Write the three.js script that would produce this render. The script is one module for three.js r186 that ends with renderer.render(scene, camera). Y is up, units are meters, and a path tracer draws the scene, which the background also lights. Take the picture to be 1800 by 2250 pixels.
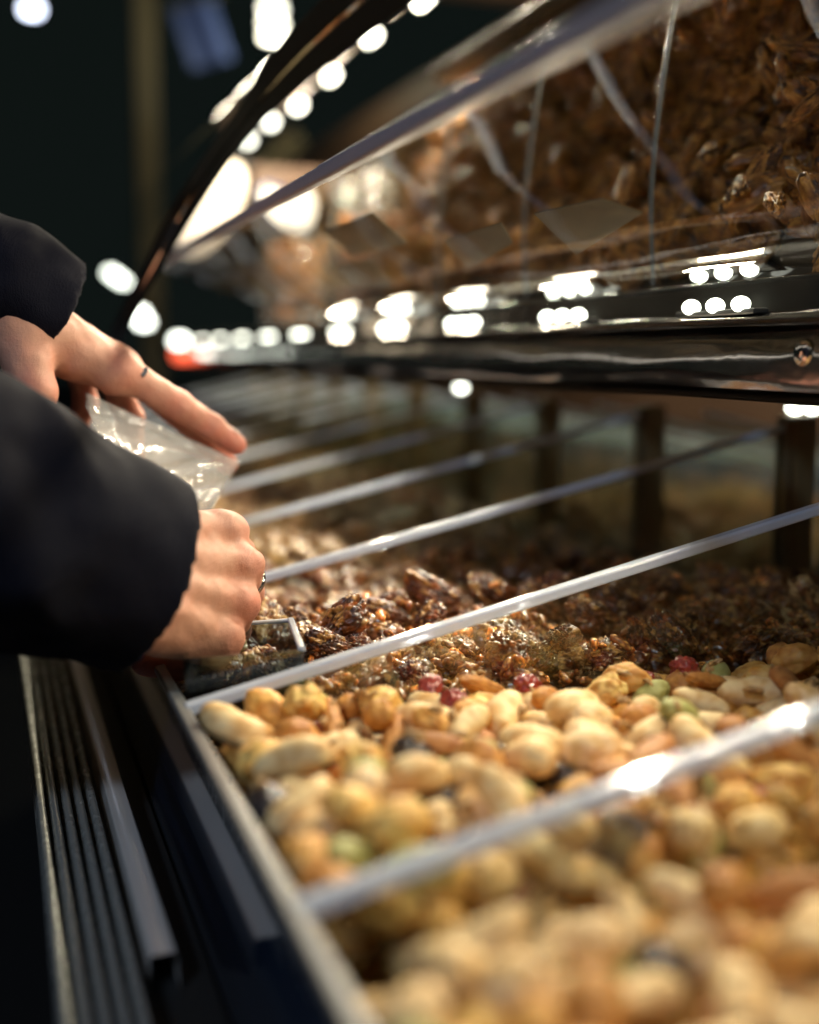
import * as THREE from 'three';
import { RectAreaLightUniformsLib } from 'three/addons/lights/RectAreaLightUniformsLib.js';
import { mergeGeometries, mergeVertices } from 'three/addons/utils/BufferGeometryUtils.js';
import { RoundedBoxGeometry } from 'three/addons/geometries/RoundedBoxGeometry.js';
import { ImprovedNoise } from 'three/addons/math/ImprovedNoise.js';

// ---------------------------------------------------------------- camera, sky, light, exposure
const scene = new THREE.Scene();
const camera = new THREE.PerspectiveCamera(46.796, 819 / 1024, 0.02, 120);
camera.position.set(-0.07244, 1.10223, 0.10486);
camera.up.set(0, 1, 0);
camera.lookAt(-0.07244 + 0.3302, 1.10223 - 0.1308, 0.10486 - 0.9348);
camera.focus = 0.60;
camera.userData.fStop = 2.5;

const renderer = new THREE.WebGLRenderer({ antialias: true });
renderer.toneMapping = THREE.LinearToneMapping;
renderer.toneMappingExposure = 1.5;
renderer.shadowMap.enabled = true;
RectAreaLightUniformsLib.init();

{ // a clear night sky over a lit market: almost black, a little lighter near the horizon
  const w = 64, h = 32, a = new Float32Array(w * h * 4);
  for (let j = 0; j < h; j++) for (let i = 0; i < w; i++) {
    const e = Math.max(0, (j + 0.5) / h - 0.5) * 2, k = 0.0050 - 0.003 * e, o = (j * w + i) * 4;
    a[o] = k * 0.66; a[o + 1] = k * 1.02; a[o + 2] = k * 0.90; a[o + 3] = 1;
  }
  const sky = new THREE.DataTexture(a, w, h, THREE.RGBAFormat, THREE.FloatType);
  sky.mapping = THREE.EquirectangularReflectionMapping;
  sky.magFilter = THREE.LinearFilter; sky.needsUpdate = true;
  scene.background = sky; scene.environment = sky;
}
const moon = new THREE.DirectionalLight(0xbfd0ff, 0.03);
moon.position.set(-6, 9, 5); moon.castShadow = true; scene.add(moon, moon.target);

// ---------------------------------------------------------------- helpers
function rng(seed) { let a = seed >>> 0; return () => { a = (a + 0x6D2B79F5) | 0; let t = Math.imul(a ^ (a >>> 15), 1 | a); t = (t + Math.imul(t ^ (t >>> 7), 61 | t)) ^ t; return ((t ^ (t >>> 14)) >>> 0) / 4294967296; }; }
const noise = new ImprovedNoise();
const N3 = (x, y, z) => noise.noise(x, y, z);
const fbm = (x, y, z, o = 4) => { let s = 0, a = 1, f = 1; for (let i = 0; i < o; i++) { s += a * N3(x * f + 7.3 * i, y * f + 3.1 * i, z * f + 5.7 * i); a *= 0.5; f *= 2.03; } return s; };
const V = (x, y, z) => new THREE.Vector3(x, y, z);
const clamp = (x, a, b) => Math.min(b, Math.max(a, x)), lerp = (a, b, t) => a + (b - a) * t;
const smooth = (a, b, x) => { const t = clamp((x - a) / (b - a), 0, 1); return t * t * (3 - 2 * t); };
const used = new Map();
function numbered(name) { const n = used.get(name) || 0; used.set(name, n + 1); return n ? `${name}_${String(n).padStart(3, '0')}` : name; }
function tag(o, label, category, group, kind) {
  if (label) o.userData.label = label; if (category) o.userData.category = category;
  if (group) o.userData.group = group; if (kind) o.userData.kind = kind; return o;
}
function thing(name, label, category, [x, y, z] = [0, 0, 0], group) {
  const g = new THREE.Group(); g.name = numbered(name); g.position.set(x, y, z); scene.add(g);
  return tag(g, label, category, group);
}
function part(name, geo, mat, parent, label) {
  const m = new THREE.Mesh(geo, mat); m.name = parent === scene ? numbered(name) : name; m.castShadow = m.receiveShadow = true;
  if (label) m.userData.label = label; parent.add(m); return m;
}
const col = (r, g, b) => new THREE.Color().setRGB(r, g, b);
function box(w, h, d, x = 0, y = 0, z = 0, r = 0) {
  const g = r ? new RoundedBoxGeometry(w, h, d, 2, r) : new THREE.BoxGeometry(w, h, d);
  return g.translate(x, y, z);
}
function clean(list) { return list.map(g => { const q = g.index ? g.toNonIndexed() : g; for (const k of Object.keys(q.attributes)) if (!['position', 'normal', 'uv', 'color'].includes(k)) q.deleteAttribute(k); return q; }); }
const merge = list => mergeGeometries(clean(list), false);
// profile (points [x, y]) swept along z with rows
function sweepZ(pts, zs, fn) {
  const pos = [], idx = [], uv = [], n = pts.length; let L = 0; const ls = pts.map((p, i) => (L += i ? Math.hypot(p[0] - pts[i - 1][0], p[1] - pts[i - 1][1]) : 0));
  zs.forEach((z, j) => pts.forEach((p, i) => { const q = fn ? fn(p[0], p[1], z, i) : [p[0], p[1], z]; pos.push(...q); uv.push(ls[i], z); }));
  for (let j = 0; j < zs.length - 1; j++) for (let i = 0; i < n - 1; i++) { const a = j * n + i, b = a + 1, c = a + n, d = c + 1; idx.push(a, b, c, b, d, c); }
  const g = new THREE.BufferGeometry(); g.setAttribute('position', new THREE.Float32BufferAttribute(pos, 3)); g.setAttribute('uv', new THREE.Float32BufferAttribute(uv, 2)); g.setIndex(idx); g.computeVertexNormals(); return g;
}
const range = (a, b, n) => Array.from({ length: n + 1 }, (_, i) => a + (b - a) * i / n);
function displaced(detail, fn, colorFn) {
  let g = new THREE.IcosahedronGeometry(1, detail); g.deleteAttribute('uv'); g.deleteAttribute('normal'); g = mergeVertices(g, 1e-5);
  const p = g.attributes.position, c = colorFn ? new Float32Array(p.count * 3) : null, v = V(0, 0, 0);
  for (let i = 0; i < p.count; i++) {
    v.fromBufferAttribute(p, i).normalize(); const d = v.clone(); const extra = fn(v, d);
    p.setXYZ(i, v.x, v.y, v.z); if (c) colorFn(v, d, extra).forEach((q, k) => { c[3 * i + k] = q; });
  }
  if (c) g.setAttribute('color', new THREE.BufferAttribute(c, 3));
  g.computeVertexNormals(); return g;
}
function noiseTexture(n, fn, srgb) {
  const a = new Uint8Array(n * n * 4);
  for (let j = 0; j < n; j++) for (let i = 0; i < n; i++) { const c = fn(i / n, j / n), o = (j * n + i) * 4; for (let k = 0; k < 3; k++) a[o + k] = clamp(Math.round(255 * (Array.isArray(c) ? c[k] : c)), 0, 255); a[o + 3] = 255; }
  const t = new THREE.DataTexture(a, n, n); t.wrapS = t.wrapT = THREE.RepeatWrapping; t.magFilter = THREE.LinearFilter; t.minFilter = THREE.LinearFilter; if (srgb) t.colorSpace = THREE.SRGBColorSpace; t.needsUpdate = true; return t;
}
const periodic = (u, v, f, s) => { // tileable noise
  const a = u * 2 * Math.PI, b = v * 2 * Math.PI, r = f / (2 * Math.PI);
  return N3(Math.cos(a) * r + s, Math.sin(a) * r + s * 1.7, Math.cos(b) * r + s * 0.3) * 0.5 + N3(Math.sin(b) * r + s * 2.1, Math.cos(a) * r - s, Math.sin(a) * r + s * 3.3) * 0.5;
};
const scratchMap = noiseTexture(256, (u, v) => { const s = periodic(u, v, 6, 1.3), t = periodic(u, v, 40, 4.1); return 0.5 + 0.35 * s + 0.3 * t; });
const panelSheenMap = noiseTexture(256, (u, v) => { const a = periodic(u, v, 2.2, 8.1), b = periodic(u, v, 9, 3.3), c = periodic(u, v, 44, 5.2); return clamp(0.30 + 0.9 * a + 0.3 * b + 0.12 * c, 0.05, 1); }); panelSheenMap.repeat.set(1.5, 1); panelSheenMap.needsUpdate = true;  // blotches painted in for the uneven blue sheen on the front panel
const smudge = scratchMap.clone(); smudge.repeat.set(5, 5); smudge.needsUpdate = true;
const fine = scratchMap.clone(); fine.repeat.set(40, 40); fine.needsUpdate = true;

const std = o => new THREE.MeshStandardMaterial(o), phy = o => new THREE.MeshPhysicalMaterial(o);
const M = {
  acrylic: phy({ color: col(0.94, 0.96, 0.94), transmission: 1, thickness: 0, roughness: 0.02, ior: 1.75, side: THREE.DoubleSide }),
  acrylicEdge: phy({ color: col(0.78, 0.85, 0.96), roughness: 0.2, roughnessMap: smudge, transmission: 0.4, thickness: 0, ior: 1.5, clearcoat: 0.6, clearcoatRoughness: 0.15 }),
  frontEdge: phy({ color: col(0.30, 0.30, 0.29), roughness: 0.3, transmission: 0.4, thickness: 0, ior: 1.5 }),
  glass: phy({ color: col(0.95, 0.97, 0.96), transmission: 1, thickness: 0, roughness: 0.0, ior: 1.58, side: THREE.DoubleSide }),
  plainGlass: phy({ color: col(0.95, 0.97, 0.96), transmission: 1, thickness: 0, roughness: 0.0, ior: 1.5, side: THREE.DoubleSide }),
  frontPanel: phy({ color: col(0.075, 0.135, 0.26), map: panelSheenMap, roughness: 0.2, roughnessMap: smudge, clearcoat: 1, clearcoatRoughness: 0.03 }),  // blue colour stands in for jeans reflected in the panel
  chrome: std({ color: col(0.72, 0.72, 0.71), metalness: 1, roughness: 0.17, bumpMap: smudge, bumpScale: 0.0004 }),
  mirror: std({ color: col(0.75, 0.75, 0.72), metalness: 1, roughness: 0.05 }),
  alu: std({ color: col(0.36, 0.37, 0.34), metalness: 0.25, roughness: 0.5, roughnessMap: smudge }),
  silver: std({ color: col(0.85, 0.82, 0.76), metalness: 0.25, roughness: 0.35, roughnessMap: smudge }),
  rubber: phy({ color: col(0.003, 0.004, 0.004), specularIntensity: 0.25, roughness: 0.5 }),
  dark: std({ color: col(0.015, 0.016, 0.016), roughness: 0.6 }),
  tape: phy({ color: col(0.46, 0.48, 0.56), roughness: 0.35, clearcoat: 0.5, clearcoatRoughness: 0.3, bumpMap: fine, bumpScale: 0.0002 }),
  card: std({ color: col(0.10, 0.075, 0.035), roughness: 0.85, bumpMap: fine, bumpScale: 0.0002 }),
  white: std({ color: col(0.75, 0.74, 0.70), roughness: 0.5 }),
  seam: phy({ color: col(0.10, 0.11, 0.11), roughness: 0.25, clearcoat: 1, clearcoatRoughness: 0.1 }),
  nail: phy({ color: col(0.62, 0.36, 0.30), roughness: 0.3, clearcoat: 0.6, clearcoatRoughness: 0.2 }),
  gloss: phy({ color: col(0.02, 0.02, 0.018), roughness: 0.12 }),
  led: std({ color: col(0.9, 0.9, 0.85), emissive: col(0.97, 1.0, 0.84), emissiveIntensity: 6 }),
  bulb: std({ color: col(0.9, 0.9, 0.85), emissive: col(0.97, 1.0, 0.85), emissiveIntensity: 5 }),
  farLed: std({ color: col(0.9, 0.9, 0.9), emissive: col(0.92, 1.0, 0.88), emissiveIntensity: 5 }),
};
{ // dark stained wood, procedural grain
  const grain = noiseTexture(256, (u, v) => { const g = periodic(u, v, 5, 2.2), r = Math.sin((u * 22 + g * 4) * Math.PI * 2) * 0.5 + 0.5, k = 0.55 + 0.3 * r + 0.25 * periodic(u, v, 30, 6.6); return [k, k * 0.98, k * 0.95]; });
  M.wood = std({ color: col(0.10, 0.075, 0.035), map: grain, roughness: 0.55, bumpMap: grain, bumpScale: 0.0006 });
  M.post = std({ color: col(0.24, 0.175, 0.075), map: grain, roughness: 0.45, bumpMap: grain, bumpScale: 0.0006 });
  M.wall = std({ color: col(0.085, 0.045, 0.022), map: grain, roughness: 0.7, bumpMap: grain, bumpScale: 0.0008 });
  M.olive = std({ color: col(0.09, 0.075, 0.03), map: grain, roughness: 0.7 });
  M.ply = std({ color: col(0.20, 0.12, 0.07), map: grain, roughness: 0.6 });
  M.asphalt = std({ color: col(0.04, 0.04, 0.04), roughness: 0.8, map: fine, bumpMap: fine, bumpScale: 0.004 });
}

// ---------------------------------------------------------------- the tray frame: u along a divider from the customer's side, v along the counter, n off the rim plane
const TILT = 12.69 * Math.PI / 180, S = 0.2, BACK = 0.46, BASE = 0.87, RIM0 = 0.95;
const rimY = x => RIM0 + x * Math.tan(TILT);
const zOf = v => -S * v;

// ---------------------------------------------------------------- setting
{
  const g = new THREE.PlaneGeometry(120, 120, 1, 1).rotateX(-Math.PI / 2); const uv = g.attributes.uv; for (let i = 0; i < uv.count; i++) uv.setXY(i, uv.getX(i) * 120, uv.getY(i) * 120);
  tag(part('ground', g, M.asphalt, scene), 'dark paved ground of the night market', null, null, 'structure');
}
{ // the stall: back wall of planks, roof, posts, counter
  const t = thing('market_stall', 'wooden market stall with brown plank back wall behind the glass shelf', 'market stall');
  const W = M.wall;
  for (let k = 0; k < 12; k++) part('plank', box(0.022, 0.148, 6.2, 1.25 + (k % 3) * 0.002, 0.22 + k * 0.152, -2.2, 0.004), W, t);
  part('roof', box(2.1, 0.03, 4.2, 0.45, 2.12, -0.8), M.wood, t);
  for (const z of [0.9, -2.8]) part('beam', box(1.9, 0.09, 0.06, 0.4, 2.05, z, 0.004), M.ply, t);
  part('shelf', merge([box(0.34, 0.05, 0.03, 1.06, 1.62, -2.3, 0.004), box(0.3, 0.02, 1.8, 1.08, 1.655, -2.6)]), M.ply, t);
  part('crossbeam', box(0.5, 0.06, 0.05, 0.62, 1.40, -2.0, 0.006), M.wall, t);
  for (const [x, z] of [[1.2, 0.9], [1.2, -5.2]]) part('post', box(0.09, 2.1, 0.09, x, 1.05, z, 0.004), M.wood, t);
  part('counter_front', box(0.03, 0.80, 3.4, 0.03, 0.42, -1.2, 0.003), M.dark, t);
  part('counter_top', box(1.02, 0.03, 3.4, 0.5, 0.845, -1.2, 0.003), M.dark, t);
}

// ---------------------------------------------------------------- the ribbed aluminium ledge under the trays' front
{
  const t = thing('counter_ledge', 'ribbed aluminium ledge with a polished strip along the front of the trays', 'ledge');
  const z = range(-0.26, -2.6, 8), p = [];
  for (let k = 0; k < 5; k++) { const x = -0.060 + k * 0.0062; p.push([x, 0.868], [x + 0.0009, 0.878], [x + 0.0016, 0.8805], [x + 0.0042, 0.8805], [x + 0.005, 0.878], [x + 0.0056, 0.868]); }
  part('ribbed_rail', sweepZ(p, z), M.alu, t);
  part('polished_strip', sweepZ([[-0.0265, 0.868], [-0.0258, 0.8815], [-0.0250, 0.8825], [-0.0165, 0.8825], [-0.0155, 0.881], [-0.015, 0.868]], range(-0.315, -2.6, 6)), M.silver, t);
  part('rail_body', box(0.056, 0.012, 2.34, -0.030, 0.861, -1.43), M.dark, t);
}

// ---------------------------------------------------------------- clear acrylic rack of trays
const NDIV = 12;
function trayRack(label, flip) {
  const t = thing('acrylic_tray_rack', label, 'tray rack');
  const th = 0.005, x1 = BACK, y1 = rimY(x1);
  const shape = new THREE.Shape([new THREE.Vector2(0.004, BASE), new THREE.Vector2(x1, BASE), new THREE.Vector2(x1, y1 - 0.003), new THREE.Vector2(0.004, rimY(0.004) - 0.003)]);
  const wall = new THREE.ExtrudeGeometry(shape, { depth: th, bevelEnabled: false }).translate(0, 0, -th / 2);
  const len = Math.hypot(x1 - 0.002, y1 - RIM0);
  const rim = new RoundedBoxGeometry(len, 0.0055, 0.0076, 2, 0.0016).rotateZ(TILT).translate(x1 / 2 + 0.001, (RIM0 + y1) / 2 - 0.0012, 0);
  for (let k = 0; k <= NDIV; k++) {
    const d = part('divider', wall, M.acrylic, t); d.position.z = zOf(k);
    part('rim', rim, M.acrylicEdge, d);
    if (!flip) part('post', merge([box(0.018, 0.19, 0.024, x1 + 0.010, BASE + 0.095, zOf(k), 0.002), box(0.004, 0.188, 0.006, x1 - 0.0005, BASE + 0.094, zOf(k) + 0.006, 0.001), box(0.004, 0.188, 0.004, x1 - 0.0005, BASE + 0.094, zOf(k) - 0.006, 0.001)]), M.post, t);
  }
  const zc = zOf(NDIV / 2), L = S * NDIV + 0.01;
  part('base', box(x1, 0.006, L, x1 / 2, BASE - 0.004, zc), M.dark, t);
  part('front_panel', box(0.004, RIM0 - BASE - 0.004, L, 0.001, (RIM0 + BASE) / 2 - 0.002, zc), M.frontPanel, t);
  part('front_rim', box(0.0058, 0.004, L, 0.001, RIM0 - 0.001, zc, 0.0014), M.frontEdge, t);
  part('back_panel', box(0.004, y1 - BASE - 0.01, L, x1 + 0.021, (y1 + BASE) / 2, zc), M.plainGlass, t);
  if (flip) { t.rotation.y = Math.PI; t.position.set(0.985, 0, zc * 2 + 0.0); }
  return t;
}
trayRack('clear acrylic rack of nut trays in front of the customer, dark posts along its back', false);
trayRack('second acrylic tray rack behind the dark posts, sloping down to the seller side', true);

// ---------------------------------------------------------------- nuts: shapes
const toneFn = (base, spot, amt, f, seed) => (v) => { const k = clamp(0.5 + amt * fbm(v.x * f + seed, v.y * f, v.z * f, 3), 0, 1); return [0, 1, 2].map(i => lerp(base[i], spot[i], k)); };
function cashewGeo(seed, size) {
  const R = rng(seed), seg = 22, rad = 12, pos = [], idx = [], cl = [], arc = 2.3 + R() * 0.5, r0 = 0.0082 * size;
  const base = [0.93, 0.73, 0.38], spot = [0.64, 0.31, 0.06];
  for (let i = 0; i <= seg; i++) {
    const t = i / seg, a = (t - 0.5) * arc, end = Math.sqrt(Math.max(0, 1 - Math.pow(Math.abs(2 * t - 1), 2.6))), r = size * lerp(0.0066, 0.0050, t) * (0.04 + 0.96 * end);
    const cx = Math.sin(a) * r0 * 1.25, cy = Math.cos(a) * r0, nx = Math.sin(a), ny = Math.cos(a);
    for (let j = 0; j <= rad; j++) {
      const b = j / rad * Math.PI * 2, q = 1 + 0.10 * N3(i * 0.3 + seed, Math.cos(b) * 1.4, Math.sin(b) * 1.4);
      const x = cx + nx * Math.cos(b) * r * q, y = cy + ny * Math.cos(b) * r * q, z = Math.sin(b) * r * 0.92 * q;
      pos.push(x, y - r0 * 0.6, z); const k = clamp(0.35 + 0.9 * fbm(x * 160 + seed, y * 160, z * 160, 3), 0, 1); cl.push(...[0, 1, 2].map(c => lerp(base[c], spot[c], k)));
    }
  }
  for (let i = 0; i < seg; i++) for (let j = 0; j < rad; j++) { const a = i * (rad + 1) + j; idx.push(a, a + 1, a + rad + 1, a + 1, a + rad + 2, a + rad + 1); }
  const g = new THREE.BufferGeometry(); g.setAttribute('position', new THREE.Float32BufferAttribute(pos, 3)); g.setAttribute('color', new THREE.Float32BufferAttribute(cl, 3)); g.setIndex(idx);
  g.rotateX(Math.PI / 2); g.computeVertexNormals(); return g;
}
function ellipsoid(seed, a, b, c, o = {}) {
  const { amp = 0.05, f = 2, base, spot, taper = 0, ridge = 0, detail = 9, tone = 0.8, tf = 260 } = o;
  return displaced(detail, (v, d) => {
    const k = 1 + amp * fbm(d.x * f + seed, d.y * f, d.z * f + seed * 0.7, 3), tp = 1 - taper * (d.x * 0.5 + 0.5);
    const rg = ridge ? 1 + ridge * Math.sin(Math.atan2(d.z, d.y) * 15 + 3 * N3(d.x * 2, d.y, seed)) * (1 - d.x * d.x) : 1;
    v.set(d.x * a * k, d.y * b * k * tp * rg, d.z * c * k * tp * rg);
  }, toneFn(base, spot, tone, tf, seed));
}
function cornGeo(seed, s) {
  return displaced(9, (v, d) => {
    const k = 1 + 0.22 * fbm(d.x * 1.6 + seed, d.y * 1.6, d.z * 1.6, 2) - 0.18 * Math.exp(-((d.x - 0.7) ** 2 + (d.z) ** 2) * 9);
    v.set(Math.sign(d.x) * Math.pow(Math.abs(d.x), 0.8) * s * k, d.y * s * 0.72 * k, d.z * s * 0.85 * k * (1 - 0.25 * d.x));
  }, toneFn([0.90, 0.64, 0.20], [0.60, 0.27, 0.04], 1.1, 200, seed));
}
// caramel-glazed walnut and sesame clusters: folded kernels under crumbs, pale where the glaze is thin
function clusterGeo(seed, size, detail, look = {}) {
  const { dark = [0.042, 0.011, 0.003], amber = [0.30, 0.080, 0.011], pale = [0.60, 0.32, 0.085], palest = 0.14, cells = detail > 20 ? 170 : 70 } = look;
  const R = rng(seed), dirs = Array.from({ length: cells }, () => [V(R() * 2 - 1, R() * 2 - 1, R() * 2 - 1).normalize(), R(), 0.7 + 0.6 * R()]);
  const lobes = Array.from({ length: 6 }, () => [V(R() - 0.5, R() - 0.5, R() - 0.5).normalize(), 0.22 + 0.45 * R(), 3 + 5 * R()]);
  const sx = 1.0 + 0.6 * R(), sy = 0.58 + 0.2 * R(), sz = 0.82 + 0.25 * R(), rad = Math.sqrt(4 / cells) * 1.15;
  return displaced(detail, (v, d) => {
    let k = 0.66; for (const [c, h, s] of lobes) k += h * Math.exp(-(1 - d.dot(c)) * s) * 0.8;
    let b1 = 9, b2 = 9, cell = 0; for (let i = 0; i < cells; i++) { const q = d.distanceTo(dirs[i][0]) / dirs[i][2]; if (q < b1) { b2 = b1; b1 = q; cell = i; } else if (q < b2) b2 = q; }
    const patch = smooth(1 - palest - 0.12, 1 - palest + 0.12, 0.5 + 1.1 * fbm(d.x * 1.7 + seed * 2, d.y * 1.7, d.z * 1.7, 3));
    const grain = Math.sqrt(Math.max(0, 1 - (b1 / rad) ** 2)), fold = Math.abs(Math.sin(d.x * 3.6 + 4 * N3(d.x * 1.7, d.y * 1.7 + seed, d.z * 1.7)));
    k += 0.10 * grain * (1 - 0.7 * patch) + 0.16 * fold * (0.4 + patch) + 0.10 * N3(d.x * 7 + seed, d.y * 7, d.z * 7) + 0.05 * N3(d.x * 19, d.y * 19 + seed, d.z * 19);
    v.set(d.x * k * size * sx, d.y * k * size * sy, d.z * k * size * sz); return [dirs[cell][1], smooth(0.0, 0.12, b2 - b1), patch, fold];
  }, (v, d, [tone, gap, patch, fold]) => {
    const am = clamp((tone < 0.35 ? 0.12 : tone < 0.85 ? 0.6 : 1.25) + 0.5 * N3(d.x * 10, d.y * 10 + seed, d.z * 10), 0, 1.4), q = patch * (0.5 + 0.5 * smooth(0.15, 0.6, fold)) * clamp(0.75 + N3(d.x * 11, d.y * 11, d.z * 11 + seed), 0.1, 1);
    return [0, 1, 2].map(i => lerp(lerp(dark[i], amber[i], am) * (0.45 + 0.55 * gap), pale[i], q));
  });
}
const pore = scratchMap.clone(); pore.repeat.set(110, 110); pore.needsUpdate = true;
const nutMat = phy({ vertexColors: true, roughness: 0.58, bumpMap: fine, bumpScale: 0 });
const glazed = phy({ vertexColors: true, roughness: 0.34, clearcoat: 1, clearcoatRoughness: 0.10 });
const saltMat = phy({ vertexColors: true, roughness: 0.6 });
const kinds = {
  cashew: { g: [1, 2, 3].map(s => cashewGeo(s * 11, 0.98 + s * 0.07)), h: [0.013, 0.006, 0.010], w: 0.30, name: 'cashew', say: 'pale curved cashew', m: nutMat },
  cream: { g: [1, 2, 3, 4].map(s => ellipsoid(s * 7, 0.0092 + s * 0.0004, 0.0080 - s * 0.0003, 0.0088, { amp: 0.13, f: 1.6, base: [0.95, 0.81 - s * 0.03, 0.54 - s * 0.04], spot: [0.72, 0.42, 0.11] })), h: [0.0095, 0.008, 0.0088], w: 0.14, name: 'blanched_nut', say: 'round cream blanched nut', m: nutMat },
  peanut: { g: [0, 1, 2, 3].map(s => ellipsoid(s * 5 + 2, 0.0105 - s * 0.0006, 0.0066, 0.0070, { amp: 0.16, f: 1.7, base: [0.88 - s * 0.07, 0.53 - s * 0.07, 0.14 - s * 0.025], spot: [0.62 - s * 0.06, 0.25 - s * 0.03, 0.03] })), h: [0.0105, 0.0066, 0.007], w: 0.21, name: 'roasted_peanut', say: 'golden roasted peanut', m: nutMat },
  corn: { g: [1, 2, 3].map(s => cornGeo(s * 13, 0.0105)), h: [0.0105, 0.0076, 0.009], w: 0.11, name: 'corn_nut', say: 'yellow lumpy corn nut', m: saltMat },
  almond: { g: [1, 2].map(s => ellipsoid(s * 3, 0.0140, 0.0052, 0.0080, { amp: 0.05, taper: 0.38, ridge: 0.02, base: [0.56, 0.25, 0.065], spot: [0.38, 0.13, 0.025], detail: 14 })), h: [0.014, 0.0052, 0.008], w: 0.11, name: 'almond', say: 'brown almond', m: saltMat },
  stick: { g: [1, 2].map(s => ellipsoid(s * 9, 0.0185, 0.0042, 0.0046, { amp: 0.13, f: 2.4, base: [0.62, 0.30, 0.07], spot: [0.40, 0.15, 0.03] })), h: [0.0175, 0.005, 0.005], w: 0.05, name: 'sesame_stick', say: 'orange brown sesame stick', m: saltMat },
  green: { g: [1, 2].map(s => ellipsoid(s * 4, 0.0105, 0.0060, 0.0064, { amp: 0.08, base: [0.50, 0.50, 0.18], spot: [0.32, 0.30, 0.07] })), h: [0.0105, 0.006, 0.0064], w: 0.09, name: 'pistachio', say: 'pale green pistachio kernel', m: nutMat },
  raisin: { g: [1, 2].map(s => ellipsoid(s * 6, 0.0090, 0.0058, 0.0065, { amp: 0.3, f: 4, base: [0.012, 0.009, 0.010], spot: [0.03, 0.018, 0.02] })), h: [0.009, 0.0058, 0.0065], w: 0.05, name: 'raisin', say: 'black raisin', m: glazed },
  berry: { g: [1, 2].map(s => ellipsoid(s * 8, 0.0080, 0.0052, 0.0062, { amp: 0.25, f: 3, base: [0.42, 0.05, 0.025], spot: [0.26, 0.02, 0.015] })), h: [0.008, 0.0052, 0.0062], w: 0.075, name: 'dried_cranberry', say: 'red dried cranberry', m: glazed },
};
const kindList = Object.values(kinds), wSum = kindList.reduce((a, k) => a + k.w, 0);
const pick = r => { let x = r * wSum; for (const k of kindList) if ((x -= k.w) <= 0) return k; return kindList[0]; };

// settle things on a growing height field in one tray
class Heap {
  constructor(x0, x1, z0, z1, floor) {
    this.x0 = x0; this.z0 = z0; this.c = 0.003; this.nx = Math.ceil((x1 - x0) / this.c); this.nz = Math.ceil((z1 - z0) / this.c); this.x1 = x1; this.z1 = z1;
    this.h = new Float32Array(this.nx * this.nz); for (let j = 0; j < this.nz; j++) for (let i = 0; i < this.nx; i++) this.h[j * this.nx + i] = floor(x0 + i * this.c, z0 + j * this.c);
  }
  each(x, z, rx, rz, fn) {
    const i0 = Math.max(0, Math.floor((x - rx - this.x0) / this.c)), i1 = Math.min(this.nx - 1, Math.ceil((x + rx - this.x0) / this.c)), j0 = Math.max(0, Math.floor((z - rz - this.z0) / this.c)), j1 = Math.min(this.nz - 1, Math.ceil((z + rz - this.z0) / this.c));
    for (let j = j0; j <= j1; j++) for (let i = i0; i <= i1; i++) { const dx = (this.x0 + i * this.c - x) / rx, dz = (this.z0 + j * this.c - z) / rz, q = 1 - dx * dx - dz * dz; if (q > 0) fn(j * this.nx + i, Math.sqrt(q)); }
  }
  rest(x, z, rx, ry, rz) { let y = -1; this.each(x, z, rx, rz, (k, q) => { y = Math.max(y, this.h[k] + ry * q); }); return y; }
  add(x, y, z, rx, ry, rz) { this.each(x, z, rx, rz, (k, q) => { this.h[k] = Math.max(this.h[k], y + ry * q); }); }
}
const e0 = new THREE.Euler(), q0 = new THREE.Quaternion(), m0 = new THREE.Matrix4();
function halfExtent(h, q) { // half sizes of a turned ellipsoid
  m0.makeRotationFromQuaternion(q); const e = m0.elements; return [0, 1, 2].map(r => Math.hypot(e[r] * h[0], e[4 + r] * h[1], e[8 + r] * h[2]));
}
function dropIn(heap, R, h, tilt, tries, lift = 0.82) {
  let best = null;
  for (let k = 0; k < tries; k++) {
    e0.set((R() - 0.5) * tilt, R() * Math.PI * 2, (R() - 0.5) * tilt, 'YXZ'); q0.setFromEuler(e0);
    const [rx, ry, rz] = halfExtent(h, q0), x = lerp(heap.x0 + rx, heap.x1 - rx, R()), z = lerp(heap.z0 + rz, heap.z1 - rz, R()), f = 0.86, y = heap.rest(x, z, rx * f, ry * lift, rz * f);
    if (!best || y < best.y) best = { x, y, z, rx: rx * f, ry: ry * lift, rz: rz * f, q: q0.clone() };
  }
  heap.add(best.x, best.y, best.z, best.rx, best.ry, best.rz); return best;
}
function fillSheet(heap, mat, name, label) { // what lies under the pieces that show
  const p = new THREE.PlaneGeometry(heap.x1 - heap.x0, heap.z1 - heap.z0, 90, 40).rotateX(-Math.PI / 2).translate((heap.x0 + heap.x1) / 2, 0, (heap.z0 + heap.z1) / 2), a = p.attributes.position;
  for (let k = 0; k < a.count; k++) { const i = clamp(Math.round((a.getX(k) - heap.x0) / heap.c), 0, heap.nx - 1), j = clamp(Math.round((a.getZ(k) - heap.z0) / heap.c), 0, heap.nz - 1); a.setY(k, heap.h[j * heap.nx + i] - 0.002 + 0.004 * fbm(a.getX(k) * 120, 0, a.getZ(k) * 120, 3)); }
  p.computeVertexNormals(); return tag(part(name, p, mat, scene), label, null, null, 'stuff');
}
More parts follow.
